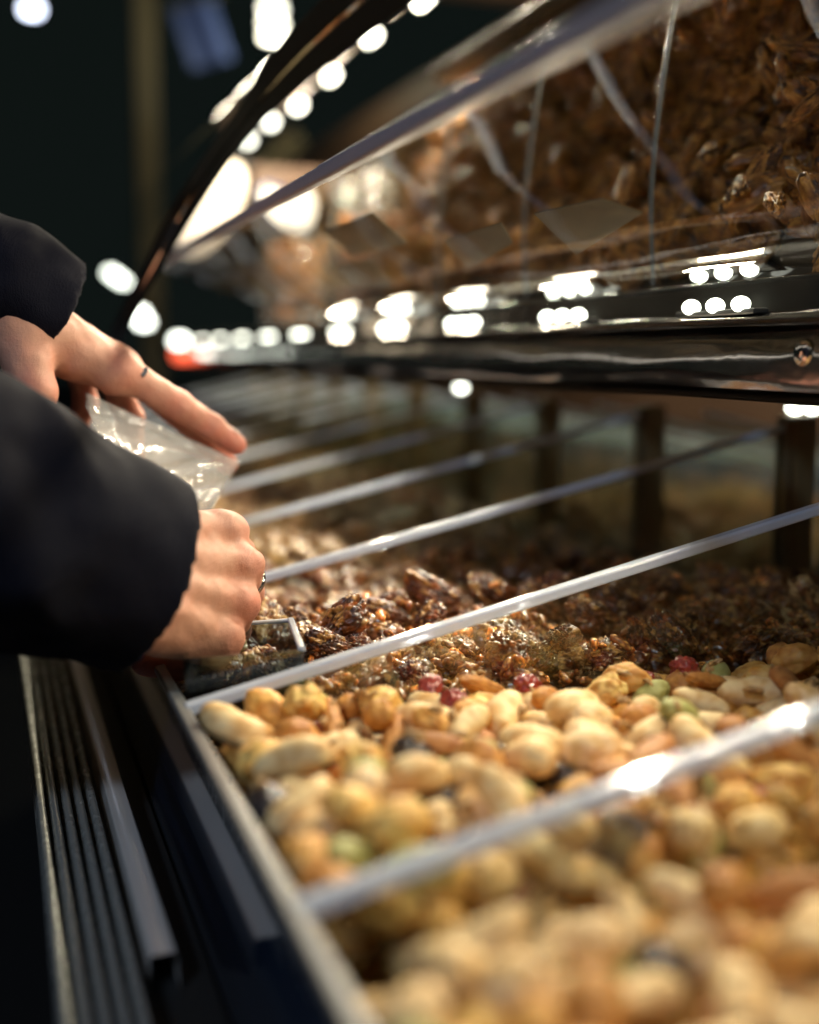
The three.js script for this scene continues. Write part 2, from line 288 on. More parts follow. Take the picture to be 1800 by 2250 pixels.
function under(heap, R, list, n, name, label) { // a lower layer, one InstancedMesh per tray
  const k = list[0], im = new THREE.InstancedMesh(k.g[0], k.m, n), c = new THREE.Color();
  for (let i = 0; i < n; i++) { const d = dropIn(heap, R, k.h, 1.2, 2, 0.6); m0.compose(V(d.x, d.y - 0.002, d.z), d.q, V(1, 1, 1)); im.setMatrixAt(i, m0); const t = 0.6 + 0.5 * R(); im.setColorAt(i, c.setRGB(t, t * (0.9 + 0.1 * R()), t * 0.85)); }
  im.name = numbered(name); scene.add(im); tag(im, label, null, null, 'stuff');
}
// ---- mixed nuts in the two nearest trays
const traySurface = [
  (x, z) => 0.922 + 0.026 * smooth(0.05, 0.4, x) + 0.005 * N3(x * 14, 1, z * 14),
  (x, z) => 0.902 + 0.046 * smooth(0.02, 0.28, x) + 0.012 * smooth(0.20, 0.36, x) + 0.005 * N3(x * 14, 5, z * 14),
  (x, z) => 0.898 + 0.068 * smooth(0.03, 0.095, x) - 0.055 * smooth(0.20, 0.42, x) - 0.016 * smooth(-0.48, -0.58, z) + 0.007 * N3(x * 16, 9, z * 16),
  (x, z) => 0.922 + 0.024 * smooth(0.02, 0.12, x) - 0.038 * smooth(0.22, 0.42, x) + 0.006 * N3(x * 16, 2, z * 16),
];
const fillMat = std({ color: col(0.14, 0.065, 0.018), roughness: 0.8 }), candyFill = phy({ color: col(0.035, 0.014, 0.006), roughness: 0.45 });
// words for where a piece lies in its tray: along the divider, and next to which divider
const placeIn = (x, z, z0, z1) => `${x < 0.09 ? 'front edge' : x < 0.19 ? 'left of middle' : x < 0.30 ? 'right of middle' : 'far right end'} ${(z - z0) / (z1 - z0) > 0.66 ? 'by the nearer divider' : (z - z0) / (z1 - z0) > 0.33 ? 'between the dividers' : 'by the farther divider'}`;
const heaps = [];
[[0, 'nearest tray', 0.62], [1, 'second tray', 1]].forEach(([k, where, share]) => {
  const R = rng(100 + k), z1 = zOf(k) - 0.004, z0 = zOf(k + 1) + 0.004, heap = new Heap(0.006, BACK - 0.004, z0, z1, (x, z) => traySurface[k](x, z) - 0.024);
  heaps.push(heap);
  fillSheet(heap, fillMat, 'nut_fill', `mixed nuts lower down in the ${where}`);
  under(heap, R, [kinds.peanut], 420, 'lower_nuts', `mixed nuts in the lower layer of the ${where}`);
  const n = 310; // the pieces that show
  for (let i = 0; i < n; i++) {
    const kind = pick(R()), j = Math.floor(R() * kind.g.length), d = dropIn(heap, R, kind.h.map(q => q * 1.02), 1.1, 6, 0.8);
    const m = part(kind.name, kind.g[j], kind.m, scene); m.position.set(d.x, d.y, d.z); m.quaternion.copy(d.q); const s = 0.90 + 0.28 * R(); m.scale.set(s * (0.92 + 0.16 * R()), s, s);
    const at = placeIn(d.x, d.z, z0, z1); tag(m, `${kind.say} in the ${where}, ${at}`, kind.name.replace('_', ' '), `${kind.name.replace('_', ' ')} pieces in the ${where}, ${at}`);
  }
});
{ // broken bits and skins between the mixed nuts
  const R = rng(900), g = clusterGeo(55, 0.0022, 2, { dark: [0.30, 0.13, 0.03], amber: [0.70, 0.40, 0.12], pale: [0.85, 0.65, 0.35] });
  for (const k of [0, 1]) { const im = new THREE.InstancedMesh(g, saltMat, 260), heap = heaps[k]; for (let i = 0; i < 260; i++) { const d = dropIn(heap, R, [0.0025, 0.0014, 0.002], 2, 1, 0.7); m0.compose(V(d.x, d.y, d.z), d.q, V(1, 1, 1).multiplyScalar(0.5 + R())); im.setMatrixAt(i, m0); } im.name = numbered('nut_crumbs'); scene.add(im); tag(im, `broken bits among the mixed nuts of the ${k ? 'second' : 'nearest'} tray`, null, null, 'stuff'); }
}
// ---- candied walnut clusters
const candyHi = [1, 2, 3, 4].map(s => clusterGeo(s * 17, 0.0104, 28)), candyLo = [5, 6, 7].map(s => clusterGeo(s * 17, 0.0102, 11));
const paleHi = [8, 9].map(s => clusterGeo(s * 19, 0.0132, 30, { palest: 0.55, pale: [0.70, 0.46, 0.18] }));
const tan = [10, 11].map(s => clusterGeo(s * 23, 0.0110, 9, { palest: 0.45, dark: [0.12, 0.055, 0.018], amber: [0.42, 0.20, 0.06], pale: [0.58, 0.36, 0.15] }));
const candyH = [0.0132, 0.0082, 0.0110];
[[2, 'third tray', 165, candyHi, 4], [3, 'fourth tray', 80, candyLo, 3], [4, 'fifth tray', 54, tan, 3]].forEach(([k, where, n, list, tries]) => {
  const R = rng(200 + k), z1 = zOf(k) - 0.004, z0 = zOf(k + 1) + 0.004, f = traySurface[k] || traySurface[3], heap = new Heap(0.006, BACK - 0.004, z0, z1, (x, z) => f(x, z) - 0.026);
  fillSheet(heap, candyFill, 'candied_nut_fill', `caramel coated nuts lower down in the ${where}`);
  under(heap, R, [{ g: [k === 4 ? tan[0] : candyLo[0]], m: glazed, h: candyH }], 200, 'lower_candied_nuts', `caramel coated nuts in the lower layer of the ${where}`);
  for (let i = 0; i < n; i++) {
    const s = 0.7 + 0.5 * R(), d = dropIn(heap, R, candyH.map(q => q * s), 1.6, tries, 0.72), g = k === 2 && R() < 0.15 ? paleHi[Math.floor(R() * 2)] : list[Math.floor(R() * list.length)];
    const m = part('candied_walnut', g, glazed, scene); m.position.set(d.x, d.y, d.z); m.quaternion.copy(d.q); m.scale.setScalar(s);
    const at = placeIn(d.x, d.z, z0, z1); tag(m, `glazed walnut cluster in the ${where}, ${at}`, 'candied nut', `candied walnut clusters in the ${where}, ${at}`);
  }
  if (k === 2) { // crumbs of caramel and sesame between the clusters
    const crumb = clusterGeo(77, 0.0026, 3), im = new THREE.InstancedMesh(crumb, glazed, 1700), c = new THREE.Color();
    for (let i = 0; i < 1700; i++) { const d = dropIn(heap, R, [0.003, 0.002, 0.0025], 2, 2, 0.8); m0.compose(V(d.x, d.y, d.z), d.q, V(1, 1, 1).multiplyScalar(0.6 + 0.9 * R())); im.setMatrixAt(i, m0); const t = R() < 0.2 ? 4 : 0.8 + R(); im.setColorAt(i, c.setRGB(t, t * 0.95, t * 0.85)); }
    im.name = 'caramel_crumbs'; scene.add(im); tag(im, 'caramel and sesame crumbs between the clusters of the third tray', null, null, 'stuff');
  }
});
for (let k = 5; k < NDIV; k++) { // trays farther off: one mass each
  const R = rng(300 + k), heap = new Heap(0.006, BACK - 0.004, zOf(k + 1) + 0.004, zOf(k) - 0.004, (x, z) => traySurface[3](x, z) - 0.024), src = k % 2 ? tan[0] : candyLo[1];
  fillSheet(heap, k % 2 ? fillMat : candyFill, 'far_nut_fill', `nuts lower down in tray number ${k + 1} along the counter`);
  under(heap, R, [{ g: [src], m: glazed, h: candyH }], 240, 'far_candied_nuts', `blurred candied nuts filling tray number ${k + 1} along the counter`);
}
for (const k of [1, 2, 3, 4, 5, 6]) { // second rack, seen between the posts
  const R = rng(400 + k), heap = new Heap(0.56, 0.97, zOf(k + 1) + 0.004, zOf(k) - 0.004, () => 0.895);
  under(heap, R, [{ g: [k % 2 ? candyLo[1] : tan[1]], m: glazed, h: candyH }], 120, 'seller_side_nuts', `brown nuts in section ${k} of the rack behind the posts`);
}

// ---------------------------------------------------------------- glass display shelf above the back of the trays
const RAILX = 0.287;
{
  const t = thing('display_shelf', 'glass display shelf of candied nuts on a chrome rail above the trays', 'display shelf');
  const wav = (x, y, z, i) => [x + 0.0009 * N3(z * 9, i * 0.7, 3) + 0.0006 * N3(z * 31, y * 90, 1), y + 0.0008 * N3(z * 7, i * 0.5, 8), z], zs = range(0.12, -2.5, 320);
  part('lower_lip', sweepZ([[RAILX + 0.03, 1.0795], [RAILX + 0.001, 1.0795], [RAILX - 0.0015, 1.081], [RAILX - 0.0015, 1.0845], [RAILX + 0.001, 1.086]], zs, wav), M.rubber, t);
  const face = []; for (let k = 0; k <= 10; k++) { const a = k / 10; face.push([RAILX - 0.0060 + 0.0075 * a * a - 0.0022 * Math.sin(a * Math.PI), 1.086 + 0.031 * a]); }
  part('chrome_face', sweepZ(face, zs, wav), M.chrome, t);
  part('top_channel', sweepZ([[RAILX - 0.002, 1.1172], [RAILX - 0.0065, 1.1185], [RAILX - 0.0065, 1.1212], [RAILX + 0.002, 1.1222], [RAILX + 0.010, 1.1245], [RAILX + 0.012, 1.140], [RAILX + 0.02, 1.1425]], zs, wav), M.gloss, t);
  part('rail_back', box(0.01, 0.06, 2.62, RAILX + 0.034, 1.110, -1.19), M.dark, t);
  part('shelf_glass', box(0.46, 0.006, 2.62, RAILX + 0.26, 1.1395, -1.19), M.plainGlass, t);
  part('sloped_back', sweepZ([[0.345, 1.146], [0.475, 1.385], [0.48, 1.385], [0.48, 1.146]], [0.1, -1.25]), M.wood, t);
  for (let k = -3; k < 7; k++) { // thin clear dividers between the bins
    const z = -0.52 - 0.1765 * k, h = 0.165, shape = new THREE.Shape([new THREE.Vector2(0, 0), new THREE.Vector2(0.17, 0.01), new THREE.Vector2(0.17, 0.2), new THREE.Vector2(0.03, h + 0.02), new THREE.Vector2(0.006, h)]);
    const d = part('bin_divider', new THREE.ExtrudeGeometry(shape, { depth: 0.003, bevelEnabled: false }).translate(0.302, 1.1435, z), M.plainGlass, t);
    part('divider_edge', new THREE.TubeGeometry(new THREE.CatmullRomCurve3([V(0.3005, 1.1435, z + 0.0015), V(0.298, 1.20, z + 0.0015), V(0.3035, 1.26, z + 0.0015), V(0.312, 1.312, z + 0.0015)]), 16, 0.0016, 8), M.seam, d);
  }
  for (let k = -3; k < 10; k++) { // LED modules: three diodes each
    const z = -0.4346 - 0.1765 * k, m = part('led_module', box(0.009, 0.003, 0.072, RAILX + 0.004, 1.1245, z, 0.001), M.dark, t);
    for (const s of [-1, 0, 1]) part('led', new THREE.SphereGeometry(k < 4 ? 0.0048 : 0.0031, 14, 10).scale(1, 0.85, 1.15).translate(RAILX + 0.001, 1.1282, z + s * 0.0225), M.led, m);
    if (k > -2 && k < 5) { const l = new THREE.RectAreaLight(col(1.0, 0.85, 0.61), 190, 0.058, 0.006); l.position.set(RAILX - 0.0036, 1.1268, z); l.lookAt(RAILX - 0.11, 1.02, z); l.name = 'led_light'; scene.add(l); }
  }
  part('added_shade_board', box(0.115, 0.012, 1.25, 0.4425, 1.398, -0.50, 0.002), M.wood, t);  // board added to keep the festoon light off the heaped nuts
  const bolt = part('bolt', new THREE.LatheGeometry([[0, 0.004], [0.003, 0.004], [0.004, 0.003], [0.0052, 0.0032], [0.0062, 0.002], [0.0066, 0]].map(p => new THREE.Vector2(...p)), 24).rotateZ(Math.PI / 2).translate(RAILX - 0.0045, 1.1035, -0.352), M.mirror, t);
}
{ // candied nuts heaped against the sloped back of the shelf
  const shelfMat = phy({ vertexColors: true, roughness: 0.5, clearcoat: 0.15, clearcoatRoughness: 0.25 });
  const R = rng(500), amberLook = { dark: [0.03, 0.010, 0.003], amber: [0.46, 0.17, 0.02], pale: [0.62, 0.30, 0.06], palest: 0.35 };
  const a = [21, 22, 23].map(s => clusterGeo(s, 0.0090, 12, amberLook)), nrm = V(-0.878, 0.478, 0), along = V(0.478, 0.878, 0);
  const im = new THREE.InstancedMesh(a[0], shelfMat, 1500);
  for (let i = 0; i < 1500; i++) { const s = R() * 0.27, z = lerp(0.08, -1.24, R()), p = V(0.345, 1.15, z).addScaledVector(along, s).addScaledVector(nrm, 0.002 + 0.010 * R()); e0.set(R() * 6, R() * 0.8, R() * 0.8 + 1.07); m0.compose(p, q0.setFromEuler(e0), V(1.3, 0.8, 0.8)); im.setMatrixAt(i, m0); }
  im.name = 'shelf_nut_fill'; scene.add(im); tag(im, 'candied nuts at the bottom of the heap on the glass shelf', null, null, 'stuff');
  for (let i = 0; i < 298; i++) {
    const s = 0.012 + 0.25 * Math.pow(R(), 0.9), z = lerp(-0.30, -1.22, Math.pow(R(), 1.1)), p = V(0.342, 1.150, z).addScaledVector(along, s).addScaledVector(nrm, 0.012 + 0.010 * R() + 0.02 * (1 - s / 0.26) * R());
    const m = part('candied_almond', a[i % 3], shelfMat, scene); m.position.copy(p); m.rotation.set(R() * 6, (R() - 0.5) * 0.9, 1.07 + (R() - 0.5) * 0.9); { const q = 0.75 + 0.5 * R(); m.scale.set(q * 1.5, q * 0.8, q * 0.85); }
    const bin = Math.floor((-z - 0.1670) / 0.1765), hi = s > 0.17 ? 'top' : s > 0.09 ? 'middle' : 'foot', say = `${hi} of the heap, ${['nearest', 'second', 'third', 'fourth', 'fifth', 'sixth', 'last'][clamp(bin, 0, 6)]} bin of the glass shelf`; tag(m, `amber glazed nut, ${say}`, 'candied nut', `candied nuts, ${say}`);
  }
}
// ---------------------------------------------------------------- slanted glass guard with price cards
const paneAt = (a, z) => [lerp(0.0935, 0.288, a), lerp(1.1965, 1.1375, a) - 0.004 * Math.sin(a * Math.PI), z];
{
  const t = thing('glass_guard', 'slanted glass guard over the trays with a taped grey front edge', 'glass guard');
  const pos = range(0, 1, 24).map(a => paneAt(a, 0)).map(p => [p[0], p[1]]);
  part('pane', sweepZ(pos, range(0.10, -1.16, 60), (x, y, z) => [x, y + 0.0003 * N3(x * 20, z * 14, 4), z]), M.glass, t);
  part('edge_trim', new RoundedBoxGeometry(0.0066, 0.0078, 1.27, 3, 0.002).translate(0.0915, 1.1935, -0.530), M.tape, t);
  part('tape', new RoundedBoxGeometry(0.0074, 0.0086, 0.42, 2, 0.002).translate(0.0913, 1.1935, -0.28), M.tape, t);
}
function priceCard(c, label) { // corner points on the glass, a few tenths of a millimetre thick
  const n = V(0.27, 0.963, 0), g = new THREE.BufferGeometry(), P = c.map(p => V(...p)), pos = [], th = 0.0008;
  const top = P.map(p => p.clone().addScaledVector(n, 0.0030)), low = P.map(p => p.clone().addScaledVector(n, 0.0030 - th)), quad = (a, b, c2, d) => { for (const v of [a, b, c2, a, c2, d]) pos.push(v.x, v.y, v.z); };
  quad(...top); quad(low[3], low[2], low[1], low[0]); for (let i = 0; i < 4; i++) { const j = (i + 1) % 4; quad(top[i], low[i], low[j], top[j]); }
  g.setAttribute('position', new THREE.Float32BufferAttribute(pos, 3)); g.computeVertexNormals();
  const o = P[0], t = thing('price_card', label, 'price card', o.toArray(), 'price cards on the glass guard'); part('card', g.translate(-o.x, -o.y, -o.z), M.card, t); return t;
}
priceCard([[0.1431, 1.1828, -0.6797], [0.1429, 1.1828, -0.5719], [0.1838, 1.1714, -0.6259], [0.1799, 1.1725, -0.7368]], 'brown price card nearest the grey glass edge, upper of the two at left');
priceCard([[0.1849, 1.1711, -0.8149], [0.1916, 1.1692, -0.7322], [0.241, 1.1554, -0.8202], [0.2317, 1.158, -0.9047]], 'brown price card just below the upper left card on the glass');
priceCard([[0.191, 1.1694, -0.5803], [0.1882, 1.1702, -0.4884], [0.2114, 1.1636, -0.5244], [0.2335, 1.1575, -0.6463]], 'brown price card in the middle between the left pair and the large card');
priceCard([[0.1875, 1.1704, -0.4458], [0.1896, 1.1698, -0.3809], [0.2098, 1.1641, -0.3789], [0.2392, 1.1559, -0.4991]], 'largest brown price card, right of the others on the glass');

// ---------------------------------------------------------------- curved end glass with black rubber edge
{
  const t = thing('curved_end_glass', 'curved end glass of the display with a black rubber edge', 'curved glass');
  const outer = [[0.004, 1.10, -0.79], [0.0168, 1.1294, -0.7874], [0.0349, 1.1644, -0.7752], [0.0494, 1.1973, -0.764], [0.0714, 1.2342, -0.74], [0.0939, 1.2676, -0.7153], [0.1135, 1.2992, -0.6918], [0.1418, 1.3308, -0.6642], [0.172, 1.356, -0.635], [0.21, 1.378, -0.60], [0.26, 1.392, -0.57]];
  const inner = [[0.014, 1.10, -0.786], [0.028, 1.1294, -0.7834], [0.0495, 1.168, -0.7705], [0.0737, 1.2089, -0.757], [0.0922, 1.2374, -0.7438], [0.1098, 1.2601, -0.7301], [0.1401, 1.2883, -0.7019], [0.1656, 1.3083, -0.6743], [0.1919, 1.3274, -0.6463], [0.225, 1.345, -0.61], [0.27, 1.358, -0.57]];
  const crv = l => new THREE.CatmullRomCurve3(l.map(p => V(...p)));
  const A = crv(outer), B = crv(inner);
  const strip = (f0, f1, off, th) => { // a band between two blends of the curves, with thickness away from the camera
    const n = 60, pos = [], idx = []; for (let i = 0; i <= n; i++) { const a = A.getPoint(i / n), b = B.getPoint(i / n); const p = a.clone().lerp(b, f0), q = a.clone().lerp(b, f1); for (const [v, z] of [[p, off], [q, off], [q, off - th], [p, off - th]]) pos.push(v.x, v.y, v.z + z); }
    for (let i = 0; i < n; i++) for (let k = 0; k < 4; k++) { const a = i * 4 + k, b = i * 4 + (k + 1) % 4; idx.push(a, a + 4, b, b, a + 4, b + 4); }
    const g = new THREE.BufferGeometry(); g.setAttribute('position', new THREE.Float32BufferAttribute(pos, 3)); g.setIndex(idx); const q = g.toNonIndexed(); q.computeVertexNormals(); return q;
  };
  part('rubber_gasket', strip(-0.02, 0.46, 0.004, 0.007), M.rubber, t);
  part('rubber_gasket', strip(0.55, 1.04, 0.004, 0.007), M.rubber, t);
  part('metal_channel', strip(0.46, 0.55, 0.002, 0.005), M.mirror, t);
  const gl = outer.map(p => [p[0], p[1]]), z0 = outer.map(p => p[2]);
  part('curved_pane', sweepZ(gl, range(0, 1, 8), (x, y, s, i) => [x, y, z0[i] - 0.012 - s * 0.9]), phy({ color: col(0.95, 0.97, 0.96), transmission: 1, thickness: 0, roughness: 0, ior: 1.5, specularIntensity: 0.3, side: THREE.DoubleSide }), t);
}

// ---------------------------------------------------------------- festoon of bulbs above the shelf
function festoon(label, pts, bulbs, r, mat, lit, sag) {
  const t = thing('string_light', label, 'string lights', bulbs[0]);
  const loc = bulbs.map(p => V(...p).sub(t.position)), line = []; loc.forEach((p, i) => { line.push(p.clone().add(V(0, 0.02, 0))); if (loc[i + 1]) line.push(p.clone().lerp(loc[i + 1], 0.5).add(V(0, 0.02 - sag, 0))); });
  part('wire', new THREE.TubeGeometry(new THREE.CatmullRomCurve3(line), 80, 0.0022, 6), M.ply, t);
  const bg = new THREE.CapsuleGeometry(r * 0.8, r * 3.6, 6, 12).rotateX(Math.PI / 2), sg = new THREE.CylinderGeometry(r * 0.5, r * 0.6, r * 1.2, 10);
  loc.forEach((p, i) => {
    const b = part('bulb', bg, mat, t); b.position.copy(p); const s = part('socket', sg, M.dark, b); s.position.set(0, r * 1.4, 0);
    if (lit[i]) { const l = new THREE.PointLight(col(1.0, 0.86, 0.65), lit[i]); l.position.set(...bulbs[i]); l.name = 'bulb_light'; l.castShadow = true; scene.add(l); }
  });
  return t;
}
const run = []; for (let k = -7; k < 6; k++) run.push([0.4285, 1.517 + 0.006 * Math.sin(k * 1.7), -1.2632 - 0.2 * k]);
festoon('string of white bulbs strung along the stall above the glass shelf', null, run, 0.0075, M.bulb, run.map((p, k) => k < 4 ? 0.14 : k < 8 ? 0.62 : k < 11 ? 0.3 : 0.08), 0.006);

// ---------------------------------------------------------------- things behind the glass
{
  const t = thing('paper_lantern', 'glowing cream paper lantern seen behind the grey glass edge', 'lantern', [0.221, 1.299, -1.5322]);
  const g = new THREE.SphereGeometry(0.054, 32, 24).scale(0.62, 1.35, 0.72), p = g.attributes.position; for (let i = 0; i < p.count; i++) { const k = 1 - 0.02 * Math.abs(Math.sin(p.getY(i) * 260)); p.setX(i, p.getX(i) * k); p.setZ(i, p.getZ(i) * k); } g.computeVertexNormals();
  part('lantern_shade', g.rotateZ(-0.55), std({ color: col(0.8, 0.72, 0.6), roughness: 0.8, emissive: col(1.0, 0.80, 0.56), emissiveIntensity: 0.7 }), t);
  part('lantern_cap', new THREE.CylinderGeometry(0.018, 0.018, 0.006, 20).translate(0, 0.079, 0).rotateZ(-0.55), M.dark, t);
  const l = new THREE.PointLight(col(1, 0.8, 0.55), 0.03); l.position.set(0.221, 1.299, -1.5322); l.name = 'lantern_light'; scene.add(l);
}
function bag(x, y, z, w, h, seed, label, c0, c1) {
  const t = thing('nut_bag', label, 'bag of nuts', [x, y, z], 'cellophane bags of nuts standing on the shelf');
  const R = rng(seed), im = [], k = ellipsoid(seed, 0.008, 0.006, 0.007, { amp: 0.1, base: c0, spot: c1, detail: 4 });
  for (let i = 0; i < 70; i++) { const a = R() * 6.28, q = Math.sqrt(R()) * w * 0.46, yy = R() * h * 0.62 + 0.008; im.push(k.clone().rotateX(R() * 6).rotateY(R() * 6).translate(Math.cos(a) * q, yy, Math.sin(a) * q * 0.6)); }
  const n = part('nuts', mergeGeometries(im), saltMat, t); n.userData.kind = 'stuff';
  const film = new THREE.CylinderGeometry(w * 0.16, w * 0.54, h, 28, 16, true).scale(1, 1, 0.7).translate(0, h / 2, 0), p = film.attributes.position;
  for (let i = 0; i < p.count; i++) { const y2 = p.getY(i) / h, f = 1 + 0.12 * N3(p.getX(i) * 60, p.getY(i) * 30 + seed, p.getZ(i) * 60), b = y2 < 0.62 ? 1.08 : 1; p.setX(i, p.getX(i) * f * b * (y2 < 0.62 ? (0.54 / (0.54 - 0.38 * y2)) : 1)); p.setZ(i, p.getZ(i) * f * b * (y2 < 0.62 ? (0.54 / (0.54 - 0.38 * y2)) : 1)); }
  film.computeVertexNormals(); part('film', film, phy({ color: col(0.9, 0.88, 0.85), transmission: 0.9, thickness: 0, roughness: 0.12, ior: 1.5, side: THREE.DoubleSide }), t);
  part('twist_tie', new THREE.TorusGeometry(w * 0.17, 0.003, 8, 20).rotateX(Math.PI / 2).translate(0, h * 0.86, 0), M.white, t);
}
bag(0.325, 1.143, -1.47, 0.075, 0.16, 31, 'clear bag of orange nuts standing on the shelf, leftmost bag', [0.62, 0.27, 0.05], [0.40, 0.13, 0.02]);
bag(0.41, 1.143, -1.38, 0.085, 0.20, 32, 'clear bag of brown nuts just right of the leftmost bag', [0.34, 0.14, 0.04], [0.2, 0.07, 0.02]);
bag(0.345, 1.143, -1.20, 0.085, 0.17, 33, 'clear bag of orange brown nuts on the shelf below the price cards', [0.52, 0.21, 0.04], [0.34, 0.11, 0.02]);
bag(0.44, 1.143, -1.62, 0.09, 0.22, 34, 'tall clear bag of tan nuts at the back of the shelf', [0.44, 0.25, 0.09], [0.3, 0.14, 0.04]);
{
  const t = thing('enamel_bowl', 'white bowl with a blue rim behind the grey glass edge', 'bowl', [0.268, 1.268, -1.41]);
  part('bowl', new THREE.LatheGeometry([[0, 0], [0.016, 0.001], [0.030, 0.014], [0.037, 0.034], [0.0345, 0.034], [0.028, 0.016], [0, 0.004]].map(p => new THREE.Vector2(...p)), 40), M.white, t);
  part('rim', new THREE.TorusGeometry(0.036, 0.0022, 10, 40).rotateX(Math.PI / 2).translate(0, 0.034, 0), std({ color: col(0.03, 0.07, 0.2), roughness: 0.25 }), t);
  t.rotation.set(0.9, 0, -0.5);
  const u = thing('round_tag', 'round white tag with a small punched hole under the grey glass edge', 'tag', [0.3006, 1.283, -1.3398]);
  part('disc', new THREE.CylinderGeometry(0.020, 0.020, 0.002, 36).rotateX(Math.PI / 2).scale(0.75, 1.25, 1), M.white, u);
  part('hole', new THREE.CylinderGeometry(0.0016, 0.0016, 0.0024, 12).rotateX(Math.PI / 2), M.dark, u);
}
{
  const o = thing('orange_lamp', 'small glowing orange lamp just above the grey glass edge', 'lamp', [0.52, 1.455, -1.30]);
  part('lamp_globe', new THREE.SphereGeometry(0.013, 20, 14), std({ color: col(0.8, 0.4, 0.1), emissive: col(1.0, 0.36, 0.06), emissiveIntensity: 0.5 }), o);
  part('socket', new THREE.CylinderGeometry(0.007, 0.009, 0.018, 14).translate(0, 0.022, 0), M.dark, o);
  const l = new THREE.PointLight(col(1, 0.5, 0.15), 0.02); l.position.set(0.52, 1.455, -1.30); l.name = 'orange_light'; scene.add(l);
}

for (const [q, say] of [[[0.3785, 1.0702, -1.0151], 'added glow for a lamp reflection seen below the chrome rail at mid length'], [[0.472, 1.0649, -0.606], 'added glow for an LED reflection under the shelf at the right edge, left one'], [[0.484, 1.0649, -0.602], 'added glow for an LED reflection under the shelf at the right edge, right one']]) {  // glowing spots added in place of lamp reflections
  const t = thing('reflection_glow', say, 'lamp', q); part('housing', new THREE.CylinderGeometry(0.009, 0.010, 0.006, 20).translate(0, 0.006, 0), M.dark, t); part('glow_lens', new THREE.SphereGeometry(0.006, 16, 10).scale(1, 0.7, 1), M.bulb, t);
}
// ---------------------------------------------------------------- far lights and shapes in the dark
function cluster(name, label, spots, r, mat, long = 1.2) { const t = thing(name, label, 'market lights', spots[0]); const g = new THREE.CapsuleGeometry(r, r * long, 6, 12).rotateZ(Math.PI / 2); for (const s of spots) { const b = part('bulb', g, mat, t); b.position.set(s[0] - spots[0][0], s[1] - spots[0][1], s[2] - spots[0][2]); } const w = spots.map(s => V(...s).sub(V(...spots[0]))); if (w.length > 1) part('wire', new THREE.TubeGeometry(new THREE.CatmullRomCurve3(w), 20, 0.003, 6), M.dark, t); return t; }
cluster('hanging_lights', 'stack of white bulbs hanging in the dark left of the bulb string', [[0.885, 2.265, -3.992], [0.885, 2.219, -3.992], [0.885, 2.172, -3.992]], 0.0085, M.farLed, 6);
cluster('street_lamp', 'bluish white lamp at the top left corner', [[0.1184, 2.2644, -4.2693]], 0.018, std({ color: col(0.9, 0.9, 1), emissive: col(0.72, 0.8, 1.0), emissiveIntensity: 7 }));
cluster('stall_lights', 'bright lights low down seen past the black rubber edge', [[0.150, 1.255, -2.1872], [0.160, 1.247, -2.1872], [0.170, 1.239, -2.18]], 0.007, M.farLed);
cluster('stall_lights', 'large bright lights just right of the black rubber edge foot', [[0.196, 1.180, -2.1623], [0.204, 1.165, -2.1623]], 0.009, M.farLed);
cluster('stall_lights', 'bright light with a red lamp under it beside the raised hand', [[0.2647, 1.130, -2.1326]], 0.009, M.farLed);
cluster('red_lamp', 'small red lamp below the bright light beside the raised hand', [[0.2690, 1.104, -2.13]], 0.011, std({ color: col(0.6, 0.1, 0.05), emissive: col(1, 0.12, 0.05), emissiveIntensity: 1.6 }));
{
  const t = thing('canopy_post', 'olive wooden post with a diagonal brace in the dark background', 'post', [0.469, 0, -4.107]);
  part('post', box(0.07, 2.6, 0.07, 0, 1.3, 0, 0.005), M.olive, t);
  part('brace', box(0.05, 0.7, 0.05, 0, 0, 0, 0.004).rotateZ(-0.95).translate(0.25, 1.66, 0), M.olive, t);
  const l = new THREE.PointLight(col(1, 0.9, 0.6), 0.5); l.position.set(0.885, 2.17, -3.9); l.name = 'hanging_light'; scene.add(l);
  const b = thing('blue_banner', 'blue cloth banner hanging in the dark at upper left', 'banner', [0.6587, 2.1805, -4.0667]);
  const g = new THREE.PlaneGeometry(0.15, 0.2, 12, 14), p = g.attributes.position; for (let i = 0; i < p.count; i++) p.setZ(i, 0.014 * Math.sin(p.getX(i) * 50 + p.getY(i) * 6)); g.computeVertexNormals();
  part('cloth', g, std({ color: col(0.004, 0.018, 0.085), roughness: 0.85, side: THREE.DoubleSide }), b);
  b.rotation.z = 0.3;
  part('rod', new THREE.CylinderGeometry(0.006, 0.006, 0.2, 10).rotateZ(Math.PI / 2).translate(0, 0.105, 0), M.dark, b);
}

{ // unseen cool fill lamp added behind the camera for the customers' side
  const t = thing('added_fill_lamp', 'added unseen fill lamp on a tall pole on the customers side', 'lamp', [-1.7, 0, 1.7]);
  part('pole', new THREE.CylinderGeometry(0.04, 0.055, 3.0, 16).translate(0, 1.5, 0), M.dark, t);
  part('lamp_globe', new THREE.SphereGeometry(0.16, 24, 16).translate(0, 3.1, 0), std({ color: col(0.9, 0.9, 1), emissive: col(0.75, 0.82, 1.0), emissiveIntensity: 6 }), t);
  const l = new THREE.PointLight(col(0.62, 0.76, 1.0), 6); l.position.set(-1.7, 3.1, 1.7); l.shadow.radius = 6; l.castShadow = true; l.name = 'fill_lamp_light'; scene.add(l);
}
